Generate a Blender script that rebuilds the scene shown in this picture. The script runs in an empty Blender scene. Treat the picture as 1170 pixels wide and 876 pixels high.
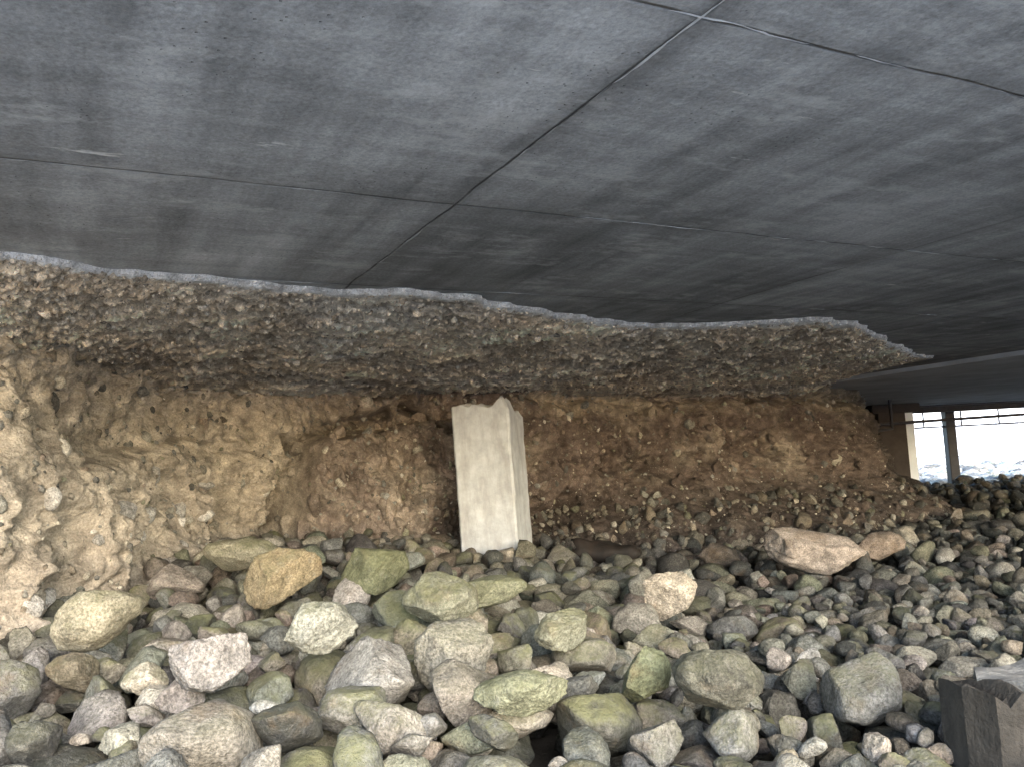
import bpy, bmesh, math, numpy as np
from mathutils import Vector, Matrix, Euler
rng = np.random.default_rng(7)
scene = bpy.context.scene

# ---------------------------------------------------------------- helpers
def S(x):
    x = np.clip(x, 0, 1); return x*x*(3-2*x)

def vnoise(P, seed=0):
    P = np.asarray(P, dtype=np.float64)
    i = np.floor(P).astype(np.int64); f = P-i; f = f*f*(3-2*f)
    out = np.zeros(len(P))
    for dx in (0, 1):
        for dy in (0, 1):
            for dz in (0, 1):
                h = ((i[:, 0]+dx)*374761393+(i[:, 1]+dy)*668265263+(i[:, 2]+dz)*1442695041+seed*97531) & 0xffffffff
                h = ((h ^ (h >> 13))*1274126177) & 0xffffffff
                h = (h ^ (h >> 16)) & 0xffffffff
                w = (f[:, 0] if dx else 1-f[:, 0])*(f[:, 1] if dy else 1-f[:, 1])*(f[:, 2] if dz else 1-f[:, 2])
                out += w*(h/4294967295.0)
    return out*2-1

def fbm(P, octv=4, seed=0, gain=.5):
    a = 1; s = 0; n = np.zeros(len(P)); P = np.asarray(P, float)
    for k in range(octv):
        n += a*vnoise(P*(2.03**k)+k*17.3, seed+k); s += a; a *= gain
    return n/s

def ridged(P, octv=4, seed=0):
    a = 1; s = 0; n = np.zeros(len(P))
    for k in range(octv):
        n += a*(1-np.abs(vnoise(P*(2.1**k)+k*9.1, seed+k))*2); s += a; a *= .5
    return n/s

def mesh_np(name, V, F, mat=None, smooth=True, color=None, parent=None):
    V = np.asarray(V, np.float32); F = np.ascontiguousarray(F, np.int32)
    me = bpy.data.meshes.new(name)
    n = F.shape[1]
    me.vertices.add(len(V)); me.vertices.foreach_set('co', V.ravel())
    me.loops.add(F.size); me.loops.foreach_set('vertex_index', F.ravel())
    me.polygons.add(len(F)); me.polygons.foreach_set('loop_start', np.arange(0, F.size, n, dtype=np.int32))
    me.update(calc_edges=True)
    me.polygons.foreach_set('use_smooth', np.full(len(F), smooth))
    if color is not None:
        at = me.attributes.new('tint', 'FLOAT_COLOR', 'POINT')
        at.data.foreach_set('color', np.asarray(color, np.float32).ravel())
    ob = bpy.data.objects.new(name, me); scene.collection.objects.link(ob)
    if mat: me.materials.append(mat)
    if parent: ob.parent = parent
    return ob

def grid_faces(nu, nv, flip=False):
    i = np.arange(nu-1)[:, None]*nv+np.arange(nv-1)[None, :]
    i = i.ravel()
    F = np.stack([i, i+nv, i+nv+1, i+1], 1)
    return F[:, ::-1] if flip else F

def obj_bm(name, bm, mat, parent=None, smooth=False):
    me = bpy.data.meshes.new(name); bm.to_mesh(me); bm.free()
    ob = bpy.data.objects.new(name, me); scene.collection.objects.link(ob)
    me.materials.append(mat)
    if smooth:
        for p in me.polygons: p.use_smooth = True
    if parent: ob.parent = parent
    return ob

class NT:
    def __init__(s, name):
        s.mat = bpy.data.materials.new(name); s.mat.use_nodes = True
        s.t = s.mat.node_tree; s.t.nodes.clear()
        s.out = s.n('ShaderNodeOutputMaterial'); s.b = s.n('ShaderNodeBsdfPrincipled')
        s.t.links.new(s.b.outputs[0], s.out.inputs[0])
        s.b.inputs['Specular IOR Level'].default_value = .2
    def n(s, t, **k):
        x = s.t.nodes.new(t)
        for a, b in k.items(): setattr(x, a, b)
        return x
    def l(s, a, b): s.t.links.new(a, b)
    def setin(s, sock, v):
        if hasattr(v, 'is_linked') or hasattr(v, 'links'): s.l(v, sock)
        else: sock.default_value = v
    def math(s, op, a, b=0.0, c=0.0, clamp=False):
        m = s.n('ShaderNodeMath', operation=op, use_clamp=clamp)
        s.setin(m.inputs[0], a); s.setin(m.inputs[1], b); s.setin(m.inputs[2], c)
        return m.outputs[0]
    def noise(s, vec, scale, detail=4, rough=.55):
        m = s.n('ShaderNodeTexNoise'); s.l(vec, m.inputs['Vector'])
        m.inputs['Scale'].default_value = scale; m.inputs['Detail'].default_value = detail
        m.inputs['Roughness'].default_value = rough
        return m.outputs['Fac']
    def vor(s, vec, scale, feature='F1'):
        m = s.n('ShaderNodeTexVoronoi', feature=feature); s.l(vec, m.inputs['Vector'])
        m.inputs['Scale'].default_value = scale
        return m
    def ramp(s, f, pts):
        m = s.n('ShaderNodeValToRGB'); s.l(f, m.inputs[0]); e = m.color_ramp.elements
        while len(e) < len(pts): e.new(.5)
        for i, (p, c) in enumerate(pts):
            e[i].position = p
            e[i].color = (c, c, c, 1) if not hasattr(c, '__len__') else (*c, 1)
        return m.outputs[0]
    def mix(s, f, a, b, mode='MIX'):
        m = s.n('ShaderNodeMix', data_type='RGBA', blend_type=mode)
        s.setin(m.inputs[0], f)
        for sock, v in ((m.inputs[6], a), (m.inputs[7], b)):
            if hasattr(v, 'links'): s.l(v, sock)
            else: sock.default_value = (*v, 1) if len(v) == 3 else v
        return m.outputs[2]
    def bump(s, h, strength=.5, dist=.02, prev=None):
        m = s.n('ShaderNodeBump'); m.inputs['Strength'].default_value = strength
        m.inputs['Distance'].default_value = dist; s.l(h, m.inputs['Height'])
        if prev is not None: s.l(prev, m.inputs['Normal'])
        return m.outputs[0]
    def obj(s): return s.n('ShaderNodeTexCoord').outputs['Object']
    def mapping(s, vec, rot=(0, 0, 0), scale=(1, 1, 1), loc=(0, 0, 0)):
        m = s.n('ShaderNodeMapping'); s.l(vec, m.inputs[0])
        m.inputs['Rotation'].default_value = rot; m.inputs['Scale'].default_value = scale
        m.inputs['Location'].default_value = loc
        return m.outputs[0]
    def scaled(s, c, k):
        x = s.n('ShaderNodeVectorMath', operation='SCALE')
        if hasattr(c, 'links'): s.l(c, x.inputs[0])
        else: x.inputs[0].default_value = c
        s.l(k, x.inputs['Scale']); return x.outputs[0]
    def fin(s, col, rough, nrm=None):
        s.setin(s.b.inputs['Base Color'], col if hasattr(col, 'links') else (*col, 1))
        s.setin(s.b.inputs['Roughness'], rough)
        if nrm is not None: s.l(nrm, s.b.inputs['Normal'])
        return s.mat

# ---------------------------------------------------------------- materials
AX = math.atan2(.456, .89)      # panel direction of the formwork
A0, B0, PA, PB = 1.137, 1.277, 2.29, 1.30

def mat_ceiling():
    m = NT('formed_concrete'); o = m.obj()
    r = m.mapping(o, rot=(0, 0, -AX))
    sep = m.n('ShaderNodeSeparateXYZ'); m.l(r, sep.inputs[0])
    wob = m.noise(o, 3.0, 2); wob = m.math('MULTIPLY', m.math('SUBTRACT', wob, .5), .03)
    ca = m.math('DIVIDE', m.math('SUBTRACT', sep.outputs[0], A0), PA)
    cb = m.math('DIVIDE', m.math('SUBTRACT', sep.outputs[1], B0), PB)
    comb = m.n('ShaderNodeCombineXYZ'); m.l(m.math('FLOOR', ca), comb.inputs[0]); m.l(m.math('FLOOR', cb), comb.inputs[1])
    wn = m.n('ShaderNodeTexWhiteNoise', noise_dimensions='3D'); m.l(comb.outputs[0], wn.inputs['Vector'])
    panel = m.math('MULTIPLY_ADD', wn.outputs['Value'], .30, .85)
    big = m.ramp(m.noise(o, .8, 4, .65), [(.3, .60), (.7, 1.4)])
    st = m.mapping(r, scale=(3.2, .35, 1)); streak = m.ramp(m.noise(st, 1.6, 5, .65), [(.3, .60), (.75, 1.5)])
    st2 = m.mapping(r, scale=(.6, 9, 1)); streak2 = m.ramp(m.noise(st2, 1.5, 4, .6), [(.3, .86), (.7, 1.16)])
    fine = m.ramp(m.noise(o, 70, 3, .75), [(.3, .72), (.7, 1.26)])
    v = m.math('MULTIPLY', m.math('MULTIPLY', panel, big), m.math('MULTIPLY', streak, m.math('MULTIPLY', streak2, fine)))
    sc = m.mapping(r, scale=(1.0, 1.9, 1))
    scuff = m.ramp(m.noise(sc, 2.6, 8, .76), [(.53, 0), (.66, 1)])
    col = m.mix(m.math('MULTIPLY', scuff, .6), m.scaled((.245, .258, .268), v), (.50, .52, .53))
    # isolated white mortar smears
    smear = m.ramp(m.noise(m.mapping(r, scale=(.8, 4.5, 1), loc=(5, 2, 0)), 3.1, 6, .7), [(.67, 0), (.73, 1)])
    col = m.mix(m.math('MULTIPLY', smear, .8), col, (.72, .73, .73))
    # damp dark patches
    damp = m.ramp(m.noise(m.mapping(o, loc=(9, 4, 2)), 1.3, 5, .7), [(.58, 0), (.70, 1)])
    col = m.mix(m.math('MULTIPLY', damp, .45), col, (.10, .10, .105))
    vo = m.vor(o, 34); hol = m.ramp(vo.outputs['Distance'], [(.07, 1), (.13, 0)])
    hm = m.ramp(m.noise(o, 2.2, 2), [(.5, 0), (.62, 1)])
    hole = m.math('MULTIPLY', hol, hm)
    col = m.mix(m.math('MULTIPLY', hole, .6), col, (.05, .05, .05))
    def dist(c, P):
        f = m.math('FRACT', m.math('ADD', m.math('ADD', c, m.math('DIVIDE', wob, P)), .5))
        return m.math('MULTIPLY', m.math('ABSOLUTE', m.math('SUBTRACT', f, .5)), P)
    d = m.math('MINIMUM', dist(ca, PA), dist(cb, PB))
    jl = m.ramp(d, [(.001, 1), (.007, 0)])
    halo = m.ramp(d, [(0, 1), (.08, 0)])
    brk = m.ramp(m.noise(o, 1.9, 4), [(.38, .2), (.55, 1)])
    col = m.mix(m.math('MULTIPLY', halo, m.math('MULTIPLY', m.noise(o, 6, 3), .5)), col, (.11, .11, .11))
    col = m.mix(m.math('MULTIPLY', jl, brk), col, (.02, .02, .02))
    n1 = m.bump(m.noise(o, 28, 4, .65), .35, .012)
    n3 = m.bump(m.math('MULTIPLY', m.math('ADD', jl, hole), -1.0), .6, .012, n1)
    return m.fin(col, .82, n3)

def mat_tint(name, sc=1.0, bumpk=1.0, rough=.9, pal=((.11, .09, .08), (.29, .26, .22), (.50, .47, .42))):
    m = NT(name); o = m.obj()
    at = m.n('ShaderNodeAttribute', attribute_name='tint')
    v = m.ramp(m.noise(o, 9*sc, 5, .65), [(.28, .50), (.72, 1.42)])
    f = m.ramp(m.noise(o, 90*sc, 3, .7), [(.3, .66), (.7, 1.32)])
    col = m.scaled(at.outputs['Color'], m.math('MULTIPLY', v, f))
    vo = m.vor(o, 42*sc); sp = m.ramp(vo.outputs['Distance'], [(.16, 1), (.26, 0)])
    sm = m.ramp(m.noise(o, 5*sc, 2), [(.42, 0), (.6, 1)])
    wn = m.n('ShaderNodeSeparateColor'); m.l(vo.outputs['Color'], wn.inputs[0])
    pc = m.ramp(wn.outputs[0], [(0, pal[0]), (.5, pal[1]), (1, pal[2])])
    col = m.mix(m.math('MULTIPLY', m.math('MULTIPLY', sp, sm), .75), col, pc)
    n0 = m.bump(sp, .5*bumpk, .012)
    n1 = m.bump(m.noise(o, 22*sc, 6, .72), .9*bumpk, .035, n0)
    return m.fin(col, rough, n1)

def mat_stone():
    m = NT('beach_cobble'); o = m.obj()
    at = m.n('ShaderNodeAttribute', attribute_name='tint')
    v = m.ramp(m.noise(o, 14, 5, .68), [(.28, .42), (.72, 1.48)])
    f = m.ramp(m.noise(o, 110, 2, .8), [(.34, .52), (.66, 1.42)])
    col = m.scaled(at.outputs['Color'], m.math('MULTIPLY', v, f))
    ver = m.ramp(m.noise(o, 24, 6, .75), [(.56, 0), (.68, 1)])
    col = m.mix(m.math('MULTIPLY', ver, .38), col, (.29, .28, .24))
    rust = m.ramp(m.noise(m.mapping(o, loc=(3, 7, 1)), 7, 4, .6), [(.56, 0), (.72, 1)])
    col = m.mix(m.math('MULTIPLY', rust, .4), col, (.16, .108, .065))
    g = m.n('ShaderNodeNewGeometry'); sp = m.n('ShaderNodeSeparateXYZ'); m.l(g.outputs['Normal'], sp.inputs[0])
    up = m.ramp(sp.outputs[2], [(0.0, .25), (.7, 1)])
    mo = m.ramp(m.noise(o, 11, 5, .72), [(.34, 0), (.58, 1)])
    mf = m.math('MULTIPLY', m.math('MULTIPLY', up, mo), m.math('MULTIPLY', at.outputs['Alpha'], .85), clamp=True)
    col = m.mix(mf, col, m.mix(m.noise(o, 30, 2), (.06, .066, .026), (.20, .20, .11)))
    n1 = m.bump(m.noise(o, 38, 5, .78), .95, .022)
    return m.fin(col, .85, n1)

def mat_plain(name, c, rough=.85, sc=8, var=.35, bump=.3, stain=None, metallic=0):
    m = NT(name); o = m.obj()
    v = m.ramp(m.noise(o, sc, 6, .65), [(.28, 1-var), (.72, 1+var)])
    col = m.scaled(c, v)
    if stain:
        f = m.ramp(m.noise(m.mapping(o, scale=(3, 3, .7)), 3, 5, .7), [(.45, 0), (.68, 1)])
        col = m.mix(m.math('MULTIPLY', f, .65), col, stain)
    m.b.inputs['Metallic'].default_value = metallic
    return m.fin(col, rough, m.bump(m.noise(o, sc*5, 5, .7), bump, .01))

def mat_ground():
    m = NT('beach_ground'); o = m.obj()
    sp = m.n('ShaderNodeSeparateXYZ'); m.l(o, sp.inputs[0])
    v = m.ramp(m.noise(o, 6, 4, .65), [(.28, .7), (.72, 1.3)])
    dk = m.scaled((.04, .037, .033), v); pale_ground = m.scaled((.56, .54, .50), v)
    a_ = m.math('LESS_THAN', m.math('ADD', sp.outputs[1], m.noise(o, 1.0, 3)), 1.0)  # unseen ground behind the camera, made pale to bounce light onto the slab
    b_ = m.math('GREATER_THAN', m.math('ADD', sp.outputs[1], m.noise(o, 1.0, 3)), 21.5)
    return m.fin(m.mix(m.math('MAXIMUM', a_, b_), dk, pale_ground), .95, m.bump(m.noise(o, 25, 3, .7), .8, .02))

M_ceil = mat_ceiling()
M_soil = mat_tint('soil', 1.0, 1.3)
M_rough = mat_tint('rough_cast_concrete', 1.5, 1.3, pal=((.24, .20, .155), (.54, .48, .39), (.78, .74, .66)))
M_stone = mat_stone()
M_ground = mat_ground()
M_post = mat_plain('pale_concrete', (.40, .415, .43), .85, 9, .24, .5, stain=(.24, .235, .23))
M_block = mat_plain('weathered_concrete', (.12, .12, .115), .9, 9, .45, .9, stain=(.055, .052, .05))
M_pier = mat_plain('brown_pier_concrete', (.045, .038, .036), .9, 4, .3, .4)
M_pale = mat_plain('painted_concrete', (.62, .67, .75), .8, 4, .12, .2)
M_steel = mat_plain('dark_steel', (.035, .034, .04), .6, 6, .3, .2)
M_rust = mat_plain('rusted_iron', (.018, .016, .015), .7, 15, .5, .6, stain=(.035, .025, .02))
M_bark = mat_plain('rotten_casing', (.030, .028, .025), .9, 15, .5, .9, stain=(.06, .053, .045))
M_beam = mat_plain('smooth_soffit_concrete', (.42, .44, .46), .85, 2, .25, .3)

# ---------------------------------------------------------------- ground
def gh(x, y):
    return -.97 - .14*S((y-2.8)/2.8) - .06*S((y-9)/8) + .15*S((.8-x)/1.6)*S((y+1)/2) + .15*S((y-3)/2.5)*S((.2-x)/2)

def sinh_axis(n, k, L, c=0):
    t = np.linspace(-1, 1, n); return c+np.sinh(t*k)/np.sinh(k)*L
gx = sinh_axis(301, 6.2, 500, 2); gy = sinh_axis(301, 6.2, 500, 5)
X, Y = np.meshgrid(gx, gy, indexing='ij'); P = np.stack([X.ravel(), Y.ravel(), np.zeros(X.size)], 1)
near = np.exp(-((P[:, 0]-2)**2+(P[:, 1]-5)**2)/400)
P[:, 2] = gh(P[:, 0], P[:, 1])+.03*fbm(P*2, 4)*near
mesh_np('ground', P, grid_faces(301, 301), M_ground)

# ---------------------------------------------------------------- soil bank
base = np.array([(-7, .6), (-3.3, 1.5), (-2.2, 3.0), (-2.28, 4.3), (-2.25, 5.6), (-1.95, 6.5), (-1.2, 6.75), (-.3, 7.15), (.6, 8.0),
                 (1.5, 8.45), (2.7, 8.95), (4.1, 9.8), (5.1, 11.3), (6.4, 14.5), (8.1, 20.2), (8.2, 22)])
top = np.array([(-7, 1.6), (-3.6, 2.4), (-2.45, 3.7), (-2.47, 5.1), (-2.35, 6.2), (-2.0, 7.0), (-1.3, 7.7), (-.25, 8.0), (.7, 8.8),
                (1.7, 9.5), (2.9, 10.4), (4.2, 11.4), (5.0, 12.6), (6.2, 15), (8.0, 20), (8.1, 22)])
def cr(pts, u):
    pts = np.asarray(pts, float); n = len(pts); i = np.clip(np.floor(u).astype(int), 0, n-2); t = (u-i)[:, None]
    p0 = pts[np.clip(i-1, 0, n-1)]; p1 = pts[i]; p2 = pts[i+1]; p3 = pts[np.clip(i+2, 0, n-1)]
    return .5*((2*p1)+(-p0+p2)*t+(2*p0-5*p1+4*p2-p3)*t*t+(-p0+3*p1-3*p2+p3)*t**3)
wt = np.array([40, 60, 90, 90, 70, 100, 130, 110, 100, 100, 100, 70, 45, 40, 6])
us = np.concatenate([np.linspace(i, i+1, w, endpoint=False) for i, w in enumerate(wt)]+[np.array([len(base)-1.0])])
nu = len(us); nv = 300
bb = cr(base, us); tt = cr(top, us)
tan = np.gradient(bb*.5+tt*.5, axis=0); tan /= np.linalg.norm(tan, axis=1)[:, None]
nor = np.stack([tan[:, 1], -tan[:, 0]], 1)        # towards the open side
h = np.linspace(0, 1, nv)
prof = S(h*1.05)**.8*.55+h*.45
XY = bb[:, None, :]*(1-prof)[None, :, None]+tt[:, None, :]*prof[None, :, None]
Z = np.broadcast_to((-1.25+2.22*h)[None, :], (nu, nv))
V = np.concatenate([XY, Z[:, :, None]], 2).reshape(-1, 3)
N = np.repeat(nor, nv, axis=0)
x, y, z = V.T.copy()
def segd(px, pz, a, b):
    ax_, az_ = a; bx_, bz_ = b; L2_ = (bx_-ax_)**2+(bz_-az_)**2
    t_ = np.clip(((px-ax_)*(bx_-ax_)+(pz-az_)*(bz_-az_))/L2_, 0, 1)
    return np.hypot(px-ax_-t_*(bx_-ax_), pz-az_-t_*(bz_-az_)), t_
lowk = .28*(.35+.65*S((y-3.2)/2))
d = lowk*fbm(V*np.array([1.1, 1.1, 1.0]), 3, 3) + .17*fbm(V*3.2, 4, 11) + .12*(ridged(V*np.array([5, 5, 4.]), 4, 21)-.3) + .03*fbm(V*22, 3, 31)
# blocky breakage: quantised noise gives clods with sharp little faces
q1 = fbm(V*np.array([3.4, 3.4, 2.6]), 3, 41)*4
d += .055*(np.floor(q1)+S((q1-np.floor(q1)-.35)/.3))*S((x+2.3)/.8)
# protruding block of firmer soil left of the post with a slanting top
zt = .30+.16*(x+1.9)+.07*fbm(V*4, 3, 5)
blk = S((x+1.92+.05*fbm(V*5, 2, 6))/.08)*S((-.45-x)/.25)*S((zt-z)/.07)*(y > 5.9)
d += .42*blk
wx = x+.06*fbm(V*6, 3, 55); wz = z+.05*fbm(V*7, 3, 56)
s1, t1 = segd(wx, wz, (-1.78, .36), (-1.15, .55)); s2, t2 = segd(wx, wz, (-1.0, .58), (-.48, .22)); s3, t3 = segd(wx, wz, (-1.9, .3), (-1.93, -.5))
back = (y > 5.9)
crk = (np.exp(-(s1/.050)**2)*(.5+.5*t1)+np.exp(-(s2/.040)**2)+.6*np.exp(-(s3/.05)**2))*back
hol = np.exp(-((x+.62)/.20)**2-((z+.50)/.22)**2)*back
d -= .28*crk+.26*hol
d += .12*np.exp(-(np.hypot(wx+1.40, (wz-.60)*1.6)/.16)**2)*back       # overhanging lip above the crack
# slanting ledge on the left wall
zl = .10+.28*(y-4.2)/2.2
d += .15*S((zl-z)/.06)*S((y-4.0)/.5)*S((6.3-y)/.3)*(x < -1.6)
# hollow washed out beside the post
hol2 = np.exp(-((x-.62)/.42)**2-((z+.55)/.17)**2)
d -= .45*hol2
d += .30*np.exp(-((x-.60)/.28)**2-((z-.15)/.28)**2)
# hollow and bulges in the right wall
hol3 = np.exp(-((x-1.5)/.5)**2-((z+.1)/.18)**2)
d -= .38*hol3
d -= .30*np.exp(-((x-3.0)/.4)**2-((z-.05)/.15)**2)
d -= .14*np.exp(-((z-.66+.06*fbm(V*3, 2, 8))/.06)**2)*S((x+1.2)/1)
d += .30*S((-.25-z)/.5)*S((x-1.2)/1.0)
d += .22*S((-.45-z)/.5)*(.6+.6*fbm(V*2, 2, 77))
V[:, 0] += N[:, 0]*d; V[:, 1] += N[:, 1]*d
V[:, 2] += .04*fbm(V*4, 3, 44)*(h[None, :]*np.ones((nu, 1))).ravel()
x, y, z = V.T
cream = np.array((.44, .395, .33)); tan_c = np.array((.30, .252, .212)); brown = np.array((.150, .118, .104)); dark = np.array((.070, .058, .053)); yel = np.array((.41, .35, .265))
n1 = fbm(V*1.5, 4, 51); n2 = fbm(V*6, 4, 61)
mc = np.clip(S((-1.45-x)/.7+.15)*(1-.2*S((-.1-z)/.6))+.6*n1+.3*n2, 0, 1)
mt = np.clip(.8*S((-.2-x)/1.2)+.9*n1+.6*n2+.35*z, 0, 1)
col = brown*(1-mt)[:, None]+tan_c*mt[:, None]
col = col*(1-mc)[:, None]+cream*mc[:, None]
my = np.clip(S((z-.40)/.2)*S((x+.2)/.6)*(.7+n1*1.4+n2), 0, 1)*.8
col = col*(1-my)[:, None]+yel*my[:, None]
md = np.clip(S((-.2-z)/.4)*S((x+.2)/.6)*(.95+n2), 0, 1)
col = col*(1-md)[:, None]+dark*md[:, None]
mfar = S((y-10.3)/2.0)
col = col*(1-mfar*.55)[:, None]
# shade painted into the soil colour in cracks and hollows
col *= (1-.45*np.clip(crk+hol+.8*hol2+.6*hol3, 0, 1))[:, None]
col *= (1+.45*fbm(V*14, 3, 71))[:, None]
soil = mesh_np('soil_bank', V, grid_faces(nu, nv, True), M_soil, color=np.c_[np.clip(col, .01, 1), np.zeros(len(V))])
soilV = V.reshape(nu, nv, 3).copy(); soilN = nor; soilC = col.reshape(nu, nv, 3)

# ---------------------------------------------------------------- concrete slab (ceiling)
HC = .90
bm = bmesh.new()
vl = [bm.verts.new((a_, b_, HC)) for a_, b_ in ((-9, .7), (15, .7), (15, 21.5), (-9, 21.5))]
f = bm.faces.new(vl[::-1])
r = bmesh.ops.extrude_face_region(bm, geom=[f])
for v in r['geom']:
    if isinstance(v, bmesh.types.BMVert): v.co.z += .45
bmesh.ops.recalc_face_normals(bm, faces=bm.faces[:])
bmesh.ops.bevel(bm, geom=bm.edges[:], offset=.02, segments=1, affect='EDGES')
slab = obj_bm('concrete_slab', bm, M_ceil)

# raised formwork fins along the board joints
A = np.array([math.cos(AX), math.sin(AX)]); B = np.array([-math.sin(AX), math.cos(AX)])
VV = []; FF = []
def fin(p0, dr, L, w0):
    n = int(L/.02); s = np.linspace(0, L, n); c = p0+dr*s[:, None]
    pn = np.array([-dr[1], dr[0]])
    q = np.c_[c, np.zeros(n)]
    wob = .008*fbm(q*6, 3, 5)+.003*fbm(q*40, 2, 6); w = w0*np.clip(fbm(q*3.1, 5, 8, .7)*3.2+.1, 0.02, 1)
    hh = .9*w
    o = len(VV)
    for k in range(n):
        a = c[k]+pn*(wob[k]-w[k]); b_ = c[k]+pn*(wob[k]+w[k]); m_ = c[k]+pn*wob[k]
        VV.extend([(a[0], a[1], HC+.002), (m_[0], m_[1], HC-hh[k]), (b_[0], b_[1], HC+.002)])
    for k in range(n-1):
        i = o+3*k
        FF.append((i, i+3, i+4, i+1)); FF.append((i+1, i+4, i+5, i+2))
for k in range(-3, 7):
    p = A*(A0+k*PA)+B*(-4); fin(p, B, 20, .0048)
for k in range(-2, 12):
    p = A*(-6)+B*(B0+k*PB); fin(p, A, 22, .0036)
VV = np.array(VV); FF = np.array(FF)
cen = VV[FF].mean(1); ok = (cen[:, 0] > -8.8) & (cen[:, 0] < 14.8) & (cen[:, 1] > .78) & (cen[:, 1] < 21.3)
mesh_np('formwork_fins', VV, FF[ok], mat_plain('mortar_fin', (.27, .28, .285), .9, 4, .6, .3), smooth=False, parent=slab)

# ---------------------------------------------------------------- rough cast underside
L1 = np.array([(-6.5, .9), (-3.1, 1.95), (-1.89, 3.06), (-1.6, 3.4), (-1.17, 3.8), (-.36, 4.27), (.88, 5.61), (2.21, 5.84), (3.15, 7.0), (4.43, 8.85)])
L2 = np.array([(-6.5, 1.8), (-3.3, 2.7), (-2.4, 3.75), (-2.42, 5.2), (-2.05, 6.9), (-.5, 7.95), (1.3, 9.2), (3.0, 10.6), (3.6, 11.3), (4.0, 11.7)])
wt = [60, 90, 90, 90, 110, 160, 150, 110, 90]
us = np.concatenate([np.linspace(i, i+1, w, endpoint=False) for i, w in enumerate(wt)]+[np.array([9.0])])
a1 = np.stack([np.interp(us, range(10), L1[:, 0]), np.interp(us, range(10), L1[:, 1])], 1)*.5+cr(L1, us)*.5
a2 = cr(L2, us)
q = np.c_[a1, np.zeros(len(us))]
tg = np.gradient(a1, axis=0); tg /= np.linalg.norm(tg, axis=1)[:, None]; pn = np.stack([tg[:, 1], -tg[:, 0]], 1)
a1 = a1+pn*(.13*fbm(q*2.3, 3, 91)+.06*fbm(q*9, 3, 92))[:, None]
nt = 300
t = np.concatenate([[-.012], np.linspace(0, 1.0, nt-40)**1.15, np.linspace(1.005, 1.25, 39)])
XY = a1[:, None, :]*(1-t)[None, :, None]+a2[:, None, :]*t[None, :, None]
nu2 = len(us)
T = np.broadcast_to(t[None, :], (nu2, nt)).ravel(); U = np.repeat(us, nt)
V = np.c_[XY.reshape(-1, 2), np.zeros(nu2*nt)]
nz = .030*fbm(V*2.2, 3, 13)+.028*ridged(V*7, 3, 14)+.024*fbm(V*24, 3, 15)+.018*fbm(V*60, 2, 16)
end = S((9.0-U)/.5)
V[:, 2] = HC-.024-(.16*np.clip(T, 0, 1.2)+nz*S(T*12+.1))*end
V[:, 2] = np.minimum(V[:, 2], HC-.008)
V[T < 0, 2] = HC+.01
V[U > 8.98, 2] = HC+.01
P3 = V.copy()
n1 = fbm(P3*1.7, 4, 24); n2 = fbm(P3*9, 3, 25)
c1 = np.array((.74, .64, .50)); c2 = np.array((.43, .355, .27)); c3 = np.array((.66, .63, .57))
m1 = np.clip(.55+n1+n2*.8, 0, 1)[:, None]; m2 = np.clip(.15+1.4*fbm(P3*1.1+9, 3, 26), 0, .7)[:, None]
col = c2*(1-m1)+c1*m1; col = col*(1-m2)+c3*m2
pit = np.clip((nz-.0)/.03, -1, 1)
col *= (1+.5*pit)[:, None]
lw = .024*(1+.6*fbm(np.c_[P3[:, :2]*1.5, np.zeros(len(P3))], 2, 33))
lip = (np.clip(1-T/lw, 0, 1)*(T > -1))[:, None]**.4
col = col*(1-lip)+np.array((.92, .93, .92))*lip
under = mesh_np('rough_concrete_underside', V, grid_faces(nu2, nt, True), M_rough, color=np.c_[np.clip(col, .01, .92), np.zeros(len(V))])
underV = V.reshape(nu2, nt, 3)

# ---------------------------------------------------------------- stone library
def ico(level):
    b = bmesh.new(); bmesh.ops.create_icosphere(b, subdivisions=level, radius=1.0)
    b.verts.ensure_lookup_table(); b.verts.index_update()
    v = np.array([p.co[:] for p in b.verts]); f = np.array([[p.index for p in fc.verts] for fc in b.faces]); b.free()
    return v, f
def variant(v0, seed, ang):
    r = np.random.default_rng(seed); v = v0.copy()
    v *= (1+.26*fbm(v0*1.1+seed*3.7, 2, seed))[:, None]
    for k in range(int(5+ang*11)):
        n = r.normal(size=3); n /= np.linalg.norm(n); dd = r.uniform(.50, .90)
        s = v@n-dd; soft = .04
        push = np.where(s > -soft, np.clip(s, 0, None)*.95+np.clip(s+soft, 0, soft)*.12, 0)
        v -= push[:, None]*n
    v *= (1+.07*fbm(v0*3.5+seed, 3, seed+5)+(.035+.035*ang)*fbm(v0*8+seed, 2, seed+9))[:, None]
    v -= (v.max(0)+v.min(0))/2; v /= (v.max(0)-v.min(0))/2
    return v
LV = {1: ico(1), 2: ico(3), 3: ico(4), 4: ico(5)}
NVAR = 30
LIB = {L: [variant(LV[L][0], 100+i, (i % 5)/4) for i in range(NVAR)] for L in (1, 2, 3, 4)}

class Stones:
    def __init__(s): s.v = []; s.f = []; s.c = []; s.o = 0
    def add(s, L, var, pos, abc, eul, rgb, moss):
        v = LIB[L][var % NVAR]*np.array(abc); R = np.array(Euler(eul).to_matrix()); v = v@R.T+np.array(pos)
        s.v.append(v); s.f.append(LV[L][1]+s.o); s.o += len(v)
        c = np.empty((len(v), 4)); c[:, :3] = rgb; c[:, 3] = moss; s.c.append(c)
    def build(s, name, parent=None, mat=None):
        return mesh_np(name, np.concatenate(s.v), np.concatenate(s.f), mat or M_stone, color=np.concatenate(s.c), parent=parent)

PAL = np.array([(.138, .137, .124), (.185, .174, .148), (.105, .105, .100), (.24, .222, .188), (.138, .121, .098), (.058, .058, .055), (.160, .134, .112), (.29, .28, .255), (.146, .148, .110)])
PW = np.array([.19, .17, .15, .11, .1, .11, .05, .04, .08]); PW = PW/PW.sum()

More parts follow.
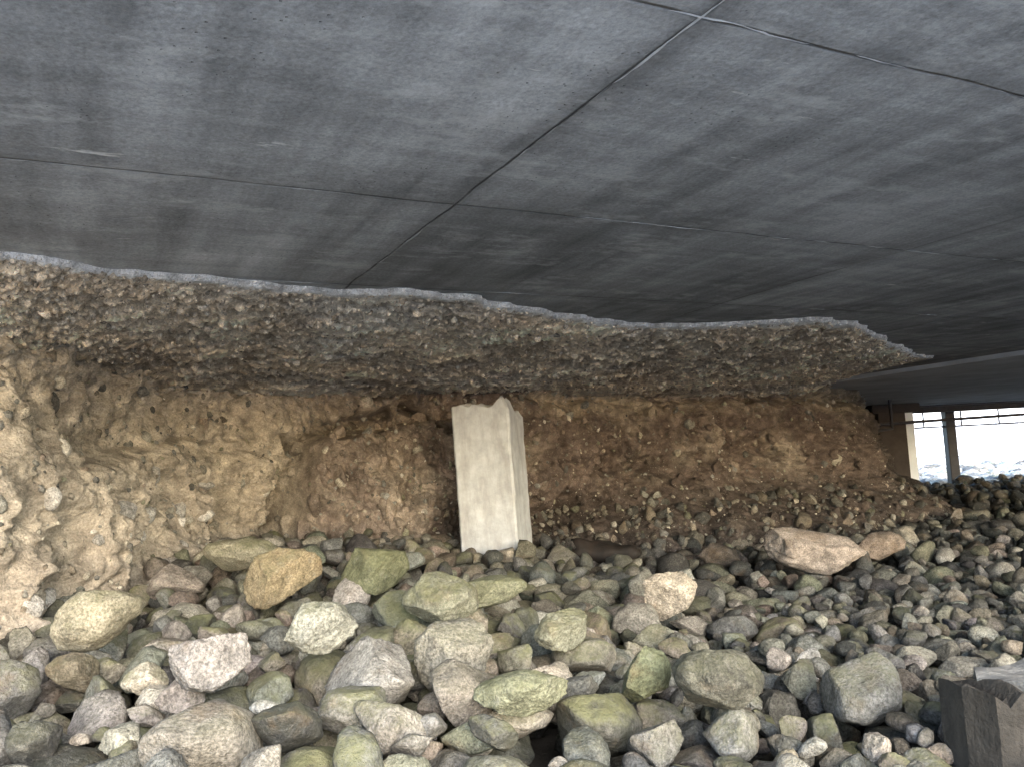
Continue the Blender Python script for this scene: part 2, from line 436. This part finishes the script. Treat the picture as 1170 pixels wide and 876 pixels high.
# heightfield of the pile
cell = .02; ox, oy = -5., -1.5; nxh, nyh = 900, 1100
hx = ox+np.arange(nxh)*cell; hy = oy+np.arange(nyh)*cell
HX, HY = np.meshgrid(hx, hy, indexing='ij'); H = gh(HX, HY)
def inside(px, py, poly):
    r = False; n = len(poly)
    for i in range(n):
        x1, y1 = poly[i]; x2, y2 = poly[(i+1) % n]
        if (y1 > py) != (y2 > py) and px < (x2-x1)*(py-y1)/(y2-y1+1e-12)+x1: r = not r
    return r
bandpoly = [tuple(map(float, p)) for p in np.vstack([base+np.array([-.12, .25]), [(8.2, 26), (-9, 26), (-9, .6)]])]
POST = (-.17, 6.55)
def ok_pos(px, py, r):
    if inside(px, py, bandpoly): return False
    if abs(px-POST[0]) < .25+r*.4 and abs(py-POST[1]) < .25+r*.4: return False
    if abs(px-1.32) < .24+r*.6 and abs(py-2.2) < .16+r*.6: return False
    return True
def rest(px, py, r, c):
    k = max(2, int(r/cell)); ix = int((px-ox)/cell); iy = int((py-oy)/cell)
    if ix-k < 0 or iy-k < 0 or ix+k+1 >= nxh or iy+k+1 >= nyh: return None
    sub = H[ix-k:ix+k+1, iy-k:iy+k+1]
    g = (np.arange(-k, k+1)*cell/r); rr = g[:, None]**2+g[None, :]**2
    mk = rr < .8
    prof = c*np.sqrt(np.clip(1-rr, 0, 1))
    vals = np.sort((sub+prof)[mk])
    zc = vals[-1-int(len(vals)*.06)]
    return zc, (ix, iy, k, prof, rr < 1)
st = Stones()
def settle(px, py, a, b, c, eul, rgb, moss, L, var):
    r = (a+b)/2*.95; q = rest(px, py, r, c)
    if q is None: return
    zc, (ix, iy, k, prof, m2) = q
    sub = H[ix-k:ix+k+1, iy-k:iy+k+1]
    np.maximum(sub, np.where(m2, zc+prof*.92, -9), out=sub)
    st.add(L, var, (px, py, zc), (a, b, c), eul, rgb, moss)
def drop(n, sampler, dmean, dsig, dmin, dmax, L, K=5, mossf=None, tone=1.0):
    ds = np.sort(np.clip(rng.lognormal(math.log(dmean), dsig, n), dmin, dmax))[::-1]
    ds = ds[np.argsort(np.arange(n)+rng.normal(0, n*.25, n))]
    for dd in ds:
        a = dd/2; b = a*rng.uniform(.62, .95); c = a*rng.uniform(.45, .82)
        best = None
        for _ in range(K):
            px, py = sampler()
            if not ok_pos(px, py, a): continue
            q = rest(px, py, (a+b)/2*.95, c)
            if q is None: continue
            rel = q[0]-float(gh(px, py))
            if best is None or rel < best[0]: best = (rel, px, py)
        if best is None: continue
        rel, px, py = best
        gap_dark = .38+.62*float(S(np.array((rel-.03)/.14)))      # dark gaps painted into the stone tint, darker low in the pile
        rgb = PAL[rng.choice(len(PAL), p=PW)]*rng.uniform(.65, 1.35)*(1+rng.normal(0, .025, 3))*tone*gap_dark
        mossy = 0
        if mossf is not None: mossy = mossf(px, py)
        ti = .3 if rng.random() < .7 else .9
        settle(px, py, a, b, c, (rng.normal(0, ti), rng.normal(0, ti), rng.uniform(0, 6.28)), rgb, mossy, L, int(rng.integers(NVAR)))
def moss(px, py):
    p = math.exp(-((px+.3)/1.0)**2-((py-3.4)/1.5)**2)
    return rng.uniform(.5, 1.) if rng.random() < .18+.65*p else rng.uniform(0, .4)
def samp(y0, y1, xl, xr):
    def f():
        while True:
            yy = rng.uniform(y0, y1); a_, b_ = xl(yy), xr(yy)
            full = xr(y1)-xl(y1)
            if rng.random() < (b_-a_)/full: return rng.uniform(a_, b_), yy
    return f
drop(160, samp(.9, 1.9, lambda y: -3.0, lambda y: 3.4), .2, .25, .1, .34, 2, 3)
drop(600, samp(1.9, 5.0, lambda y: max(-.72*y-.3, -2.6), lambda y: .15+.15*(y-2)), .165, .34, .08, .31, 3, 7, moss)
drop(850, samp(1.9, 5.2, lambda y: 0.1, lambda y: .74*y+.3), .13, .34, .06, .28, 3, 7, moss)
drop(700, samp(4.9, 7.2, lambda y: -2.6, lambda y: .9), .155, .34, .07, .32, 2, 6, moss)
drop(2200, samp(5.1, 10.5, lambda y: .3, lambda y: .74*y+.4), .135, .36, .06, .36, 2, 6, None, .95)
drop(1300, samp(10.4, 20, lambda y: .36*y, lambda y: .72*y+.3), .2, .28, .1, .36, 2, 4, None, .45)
heroes = [
 (-1.11, 3.95, .18, .15, .13, (.24, .195, .125), .5, .2, 3), (-1.50, 4.62, .22, .13, .085, (.21, .195, .145), .7, .3, 5),
 (-.70, 4.05, .165, .125, .11, (.13, .135, .082), .9, .1, 10), (-.31, 3.18, .14, .12, .10, (.175, .175, .135), .9, -.5, 12),
 (-.22, 2.58, .12, .11, .11, (.16, .152, .128), .35, .5, 4), (-1.42, 2.86, .15, .13, .10, (.22, .20, .15), .55, .15, 0),
 (.34, 2.56, .075, .065, .10, (.11, .12, .075), .7, .7, 9), (.52, 2.36, .13, .11, .085, (.075, .073, .06), .3, .2, 5),
 (-.60, 2.5, .10, .08, .08, (.21, .21, .18), .5, .9, 14), (.73, 4.3, .145, .12, .125, (.40, .355, .29), .1, .3, 8),
 (-.14, 3.55, .16, .10, .06, (.165, .17, .12), .8, .1, 15), (-.02, 2.28, .13, .08, .06, (.155, .16, .11), .8, 0, 20),
 (-.85, 2.32, .105, .085, .08, (.21, .197, .183), .0, .4, 19), (.12, 3.0, .11, .08, .07, (.185, .185, .14), .7, .8, 13),
 (.55, 3.7, .10, .085, .07, (.19, .188, .15), .5, .3, 2), (-1.75, 4.3, .14, .11, .09, (.20, .175, .15), .0, .3, 6),
]
for (px, py, a, b, c, rgb, mo, yaw, var) in heroes:
    r_ = rng.normal(0, .12, 2); settle(px, py, a, b, c, (r_[0], r_[1], yaw), rgb, mo, 4, var)
settle(2.12, 6.15, .36, .2, .15, (.1, .22, -.25), (.33, .285, .25), 0, 4, 4)
settle(2.75, 6.6, .2, .15, .13, (.1, -.2, .3), (.22, .18, .15), 0, 3, 9)
settle(1.6, 6.9, .16, .13, .1, (.2, .1, .3), (.16, .135, .115), 0, 3, 14)
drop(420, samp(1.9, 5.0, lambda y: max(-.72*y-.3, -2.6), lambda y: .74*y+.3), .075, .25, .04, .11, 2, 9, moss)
for _ in range(1300):
    yy = rng.uniform(20, 40); xx = rng.uniform(.3*yy, .9*yy); a = rng.uniform(.1, .3)
    st.add(1, int(rng.integers(NVAR)), (xx, yy, float(gh(xx, yy))+a*.25), (a, a*.8, a*.6), (0, 0, rng.uniform(0, 6)), PAL[rng.choice(len(PAL), p=PW)]*1.9, 0)
st.build('cobble_stones')

# stones embedded in the bank
es = Stones()
for _ in range(4200):
    i = int(rng.integers(60, nu-60)); j = int(rng.integers(20, nv-18)); p = soilV[i, j]
    if p[1] > 13: continue
    a = float(np.clip(rng.lognormal(math.log(.012), .65), .005, .075))
    es.add(2 if a > .03 else 1, int(rng.integers(NVAR)), (p[0]-soilN[i, 0]*a*.25, p[1]-soilN[i, 1]*a*.25, p[2]), (a, a*.8, a*.7), tuple(rng.uniform(0, 6, 3)),
           PAL[rng.choice(len(PAL), p=PW)]*rng.uniform(1.2, 2.2), 0)
for _ in range(26):
    i = int(rng.integers(130, 290)); j = int(rng.integers(85, 180)); p = soilV[i, j]
    a = rng.uniform(.03, .085)
    es.add(3, int(rng.integers(NVAR)), (p[0]-soilN[i, 0]*a*.1, p[1]-soilN[i, 1]*a*.1, p[2]), (a, a*.8, a*.65), tuple(rng.uniform(0, 6, 3)),
           np.array((.46, .45, .43))*rng.uniform(.75, 1.1), 0)
for _ in range(520):
    i = int(rng.integers(580, 1060)); i = min(i, nu-2); j = int(rng.integers(28, 106)); p = soilV[i, j]
    a = float(np.clip(rng.lognormal(math.log(.035), .5), .015, .13))
    es.add(2, int(rng.integers(NVAR)), (p[0]+soilN[i, 0]*a*.2, p[1]+soilN[i, 1]*a*.2, p[2]), (a, a*.8, a*.65), tuple(rng.uniform(0, 6, 3)),
           PAL[rng.choice(len(PAL), p=PW)]*rng.uniform(.4, 1.2), 0)
es.build('embedded_stones', parent=soil)
# clods of earth clinging to the face
cl = Stones()
for _ in range(900):
    i = int(rng.integers(330, 1040)); j = int(rng.integers(40, 235)); p = soilV[i, j]
    a = float(np.clip(rng.lognormal(math.log(.035), .5), .012, .11))
    cl.add(2 if a < .06 else 3, int(rng.integers(NVAR)), (p[0]-soilN[i, 0]*a*.35, p[1]-soilN[i, 1]*a*.35, p[2]), (a, a*.8, a*.7), tuple(rng.uniform(0, 6, 3)),
           soilC[i, j]*rng.uniform(.75, 1.2), 0)
cl.build('soil_clods', parent=soil, mat=M_soil)
ag = Stones()
for _ in range(9000):
    i = int(rng.integers(60, nu2-8)); j = int(rng.integers(4, nt-45)); p = underV[i, j]
    a = float(np.clip(rng.lognormal(math.log(.010), .5), .004, .035))
    ag.add(1, int(rng.integers(NVAR)), (p[0], p[1], p[2]+a*.15), (a, a*.8, a*.7), tuple(rng.uniform(0, 6, 3)),
           np.array((.60, .53, .43))*rng.uniform(.4, 1.45), 0)
ag.build('exposed_aggregate', parent=under)

# ---------------------------------------------------------------- broken concrete post
def rough_prism(name, outline, z0, ztop, mat, nz=26, seed=3, amp=.006, parent=None):
    """outline: closed 2D outline densified; ztop(x,y) gives the broken top."""
    o = []
    n = len(outline)
    for i in range(n):
        p = np.array(outline[i]); q = np.array(outline[(i+1) % n]); L = np.linalg.norm(q-p); k = max(1, int(L/.02))
        for s in range(k): o.append(p+(q-p)*s/k)
    o = np.array(o); m = len(o); cen = o.mean(0)
    V = []
    for k in range(nz+1):
        tz = k/nz
        for p in o: V.append((p[0], p[1], z0+(ztop(p[0], p[1])-z0)*tz))
    rings = 8
    for rr in range(1, rings):
        for p in o:
            pp = cen+(p-cen)*(1-rr/rings); V.append((pp[0], pp[1], ztop(pp[0], pp[1])))
    V.append((cen[0], cen[1], ztop(*cen))); V = np.array(V)
    V[:, :2] += amp*np.stack([fbm(V*6, 4, seed), fbm(V*6, 4, seed+3)], 1)
    V[:, 2] += amp*fbm(V*20, 3, seed+8)
    me = bpy.data.meshes.new(name); F = []
    for k in range(nz+rings-1):
        for i in range(m):
            a = k*m+i; b = k*m+(i+1) % m; F.append((a, b, b+m, a+m))
    last = (nz+rings-1)*m; ci = len(V)-1
    for i in range(m): F.append((last+i, last+(i+1) % m, ci))
    me.from_pydata([tuple(v) for v in V], [], F); me.materials.append(mat)
    ob = bpy.data.objects.new(name, me); scene.collection.objects.link(ob)
    if parent: ob.parent = parent
    return ob
w = .225; ch = .015
outl = [(-w, -w+ch), (-w+ch, -w), (w-ch, -w), (w, -w+ch), (w, w-ch), (w-ch, w), (-w+ch, w), (-w, w-ch)]
def ptop(x_, y_):
    b_ = 1.49+.010*math.sin(x_*31)+.016*float(vnoise(np.array([[x_*22, y_*22, 0]]), 4)[0])
    front = float(S(np.array((.05-y_)/.1)))
    return b_+.055*max(0, 1-abs(x_-.165)/.05)*front-.03*math.exp(-((x_-.06)/.05)**2)-.07*float(S(np.array((x_-.19)/.03)))-.05*(1-front)
post = rough_prism('broken_concrete_post', outl, 0, ptop, M_post, 40, amp=.009)
post.location = (POST[0], POST[1], -1.02); post.rotation_euler = (math.radians(1.0), math.radians(-1.0), math.radians(-15))

# broken block at lower right with a rotten casing on one side
blk = bpy.data.objects.new('broken_concrete_block', None); scene.collection.objects.link(blk)
o2 = [(-.16, -.10), (.34, -.10), (.34, .10), (-.14, .10), (-.20, .02)]
b1 = rough_prism('block_body', o2, 0, lambda x_, y_: .385+.008*math.sin(x_*30), M_block, 18, 9, .012, blk)
o3 = [(-.20, -.118), (-.12, -.14), (-.05, -.125), (-.03, -.108), (-.20, -.104), (-.235, .0), (-.215, .1), (-.25, .1), (-.27, 0), (-.25, -.09)]
b2 = rough_prism('rotten_casing', o3, 0, lambda x_, y_: .37-.9*max(0, x_+.17)+.02*math.sin(x_*90)-.25*max(0, -.22-x_), M_bark, 16, 12, .012, blk)
blk.location = (1.33, 2.2, -.98); blk.rotation_euler = (0, 0, math.radians(14))

# rusted, crushed pipe half buried beside the post
pipe = bmesh.new(); R1, R2, Lp, ns = .11, .095, .5, 28
rings = []
for (rad, xx) in [(R1*(1+.12*math.sin(k*1.7)), Lp*k/9) for k in range(10)]+[(R2, Lp), (R2, Lp*.5), (R2, 0)]:
    rings.append([pipe.verts.new((xx+.025*math.sin(3*a)+.012*math.sin(7*a+1), rad*math.cos(a)*(1+.1*math.sin(2*a+xx*9)), rad*math.sin(a)*(.8+.1*math.cos(3*a+xx*12)))) for a in [2*math.pi*i/ns for i in range(ns)]])
for r_ in range(len(rings)):
    A_, B_ = rings[r_], rings[(r_+1) % len(rings)]
    for i in range(ns): pipe.faces.new((A_[i], A_[(i+1) % ns], B_[(i+1) % ns], B_[i]))
bmesh.ops.recalc_face_normals(pipe, faces=pipe.faces[:])
po = obj_bm('rusty_pipe', pipe, M_rust, smooth=True); po.location = (.42, 6.7, -.70); po.rotation_euler = (0, math.radians(7), math.radians(-16))

# ---------------------------------------------------------------- structures at the far right
def box(name, x0, x1, y0, y1, z0, z1, mat, parent=None, bev=.012, rz=0):
    b = bmesh.new(); bmesh.ops.create_cube(b, size=1)
    for v in b.verts: v.co = Vector((v.co.x*(x1-x0), v.co.y*(y1-y0), v.co.z*(z1-z0)))
    bmesh.ops.bevel(b, geom=b.edges[:], offset=bev, segments=2, affect='EDGES')
    ob = obj_bm(name, b, mat, parent); ob.location = ((x0+x1)/2, (y0+y1)/2, (z0+z1)/2); ob.rotation_euler[2] = rz
    return ob
sof = bmesh.new()
vs = [sof.verts.new((p[0], p[1], HC-.05)) for p in ((3.9, 11.75), (6.9, 5.2), (14.8, 5.2), (14.8, 19.2), (7.0, 19.2), (4.2, 13))]
f = sof.faces.new(vs); r = bmesh.ops.extrude_face_region(sof, geom=[f])
for v in r['geom']:
    if isinstance(v, bmesh.types.BMVert): v.co.z = HC+.01
bmesh.ops.recalc_face_normals(sof, faces=sof.faces[:])
obj_bm('lowered_soffit', sof, M_beam)
pier = bpy.data.objects.new('concrete_pier', None); scene.collection.objects.link(pier)
box('shaft', 7.65, 8.22, 17.6, 18.1, -1.2, .66, M_pier, pier)
box('cap', 7.5, 8.5, 17.5, 18.2, .66, .84, M_pier, pier)
box('pale_return', 8.23, 8.46, 17.75, 18.0, -1.2, .655, M_pale, pier)
g = bpy.data.objects.new('steel_girder', None); scene.collection.objects.link(g)
box('web', 6.0, 14.7, 18.82, 18.86, .70, .80, M_steel, g, .004)
box('bottom_flange', 6.0, 14.7, 18.72, 18.96, .67, .697, M_steel, g, .004)
box('top_flange', 6.0, 14.7, 18.72, 18.96, .803, .83, M_steel, g, .004)
for k, (xx, wd, mt_) in enumerate(((9.25, .08, M_steel), (10.35, .22, M_steel), (13.2, .3, M_pier), (14.4, .3, M_pier))):
    pp = bpy.data.objects.new('support_column' if k == 0 else 'support_column.%03d' % k, None); scene.collection.objects.link(pp)
    box('shaft', xx-wd/2, xx+wd/2, 20-wd/2, 20+wd/2, -1.2, .90, mt_, pp)
    box('base_plate', xx-wd*.8, xx+wd*.8, 20-wd*.8, 20+wd*.8, -1.2, -1.04, mt_, pp)
rail = bpy.data.objects.new('guard_rail', None); scene.collection.objects.link(rail)
box('top_rail', 9.3, 13.2, 20.0, 20.04, .34, .38, M_steel, rail, .004)
for k in range(4): box('picket_%d' % k, 9.75+k*.9, 9.78+k*.9, 20.0, 20.03, .38, .9, M_steel, rail, .004)
def pipe_run(name, pts, rad, mat):
    cu = bpy.data.curves.new(name, 'CURVE'); cu.dimensions = '3D'; cu.bevel_depth = rad; cu.bevel_resolution = 4
    sp = cu.splines.new('POLY'); sp.points.add(len(pts)-1)
    for i, p in enumerate(pts): sp.points[i].co = (*p, 1)
    cu.materials.append(mat); ob = bpy.data.objects.new(name, cu); scene.collection.objects.link(ob); return ob
pipe_run('drain_pipe', [(6.3, 16.6, .45), (7.4, 17.0, .42), (12, 17.2, .50), (14, 17.2, .54)], .03, M_steel)
pipe_run('service_pipe', [(7.2, 16, .86), (7.2, 16, .30), (6.7, 15.9, .25)], .03, M_steel)
hs = bpy.data.objects.new('beach_house', None); scene.collection.objects.link(hs)
box('walls', 28, 44, 64, 70, -1.1, 2.4, M_pale, hs)
rf = bmesh.new()
pts = [(27.5, 63.5, 2.4), (44.5, 63.5, 2.4), (44.5, 70.5, 2.4), (27.5, 70.5, 2.4), (29, 67, 4.2), (43, 67, 4.2)]
vs = [rf.verts.new(p) for p in pts]
for f in ((0, 1, 5, 4), (2, 3, 4, 5), (1, 2, 5), (3, 0, 4), (3, 2, 1, 0)): rf.faces.new([vs[i] for i in f])
obj_bm('roof', rf, M_pale, hs)
M_win = mat_plain('pale_glass', (.33, .36, .42), .3, 2, .1, .05)
for k in range(4): box('window_%d' % k, 29.5+k*3.6, 31.2+k*3.6, 63.9, 64.05, .2, 1.5, M_win, hs)

# ---------------------------------------------------------------- light : soft hazy daylight entering from the open beach side
SUN_EL, SUN_AZ = math.radians(24), math.radians(163)   # azimuth clockwise from +Y : behind the camera
w_ = bpy.data.worlds.new('World'); scene.world = w_; w_.use_nodes = True
nt_ = w_.node_tree; bg = nt_.nodes['Background']; sky = nt_.nodes.new('ShaderNodeTexSky'); sky.sky_type = 'NISHITA'
sky.sun_disc = False; sky.sun_elevation = SUN_EL; sky.sun_rotation = SUN_AZ; sky.air_density = 1.0; sky.dust_density = 1.4; sky.ozone_density = 1.25
nt_.links.new(sky.outputs[0], bg.inputs[0]); bg.inputs[1].default_value = 1.55
sl = bpy.data.lights.new('sun', 'SUN'); sl.energy = 2.4; sl.angle = math.radians(30); sl.color = (1, .985, .965)
so = bpy.data.objects.new('sun', sl); scene.collection.objects.link(so)
dirv = Vector((math.sin(SUN_AZ)*math.cos(SUN_EL), math.cos(SUN_AZ)*math.cos(SUN_EL), math.sin(SUN_EL)))
so.rotation_euler = dirv.to_track_quat('Z', 'Y').to_euler()

# ---------------------------------------------------------------- camera
cd = bpy.data.cameras.new('camera'); cam = bpy.data.objects.new('camera', cd); scene.collection.objects.link(cam)
cd.sensor_width = 36; cd.lens = 29.4; cd.clip_start = .05; cd.clip_end = 2000
pitch = math.radians(5.5); roll = math.radians(3.0)
cam.matrix_world = Matrix.Rotation(math.radians(90)+pitch, 4, 'X') @ Matrix.Rotation(-roll, 4, 'Z')
scene.camera = cam
scene.view_settings.view_transform = 'Standard'; scene.view_settings.look = 'None'; scene.view_settings.exposure = 0
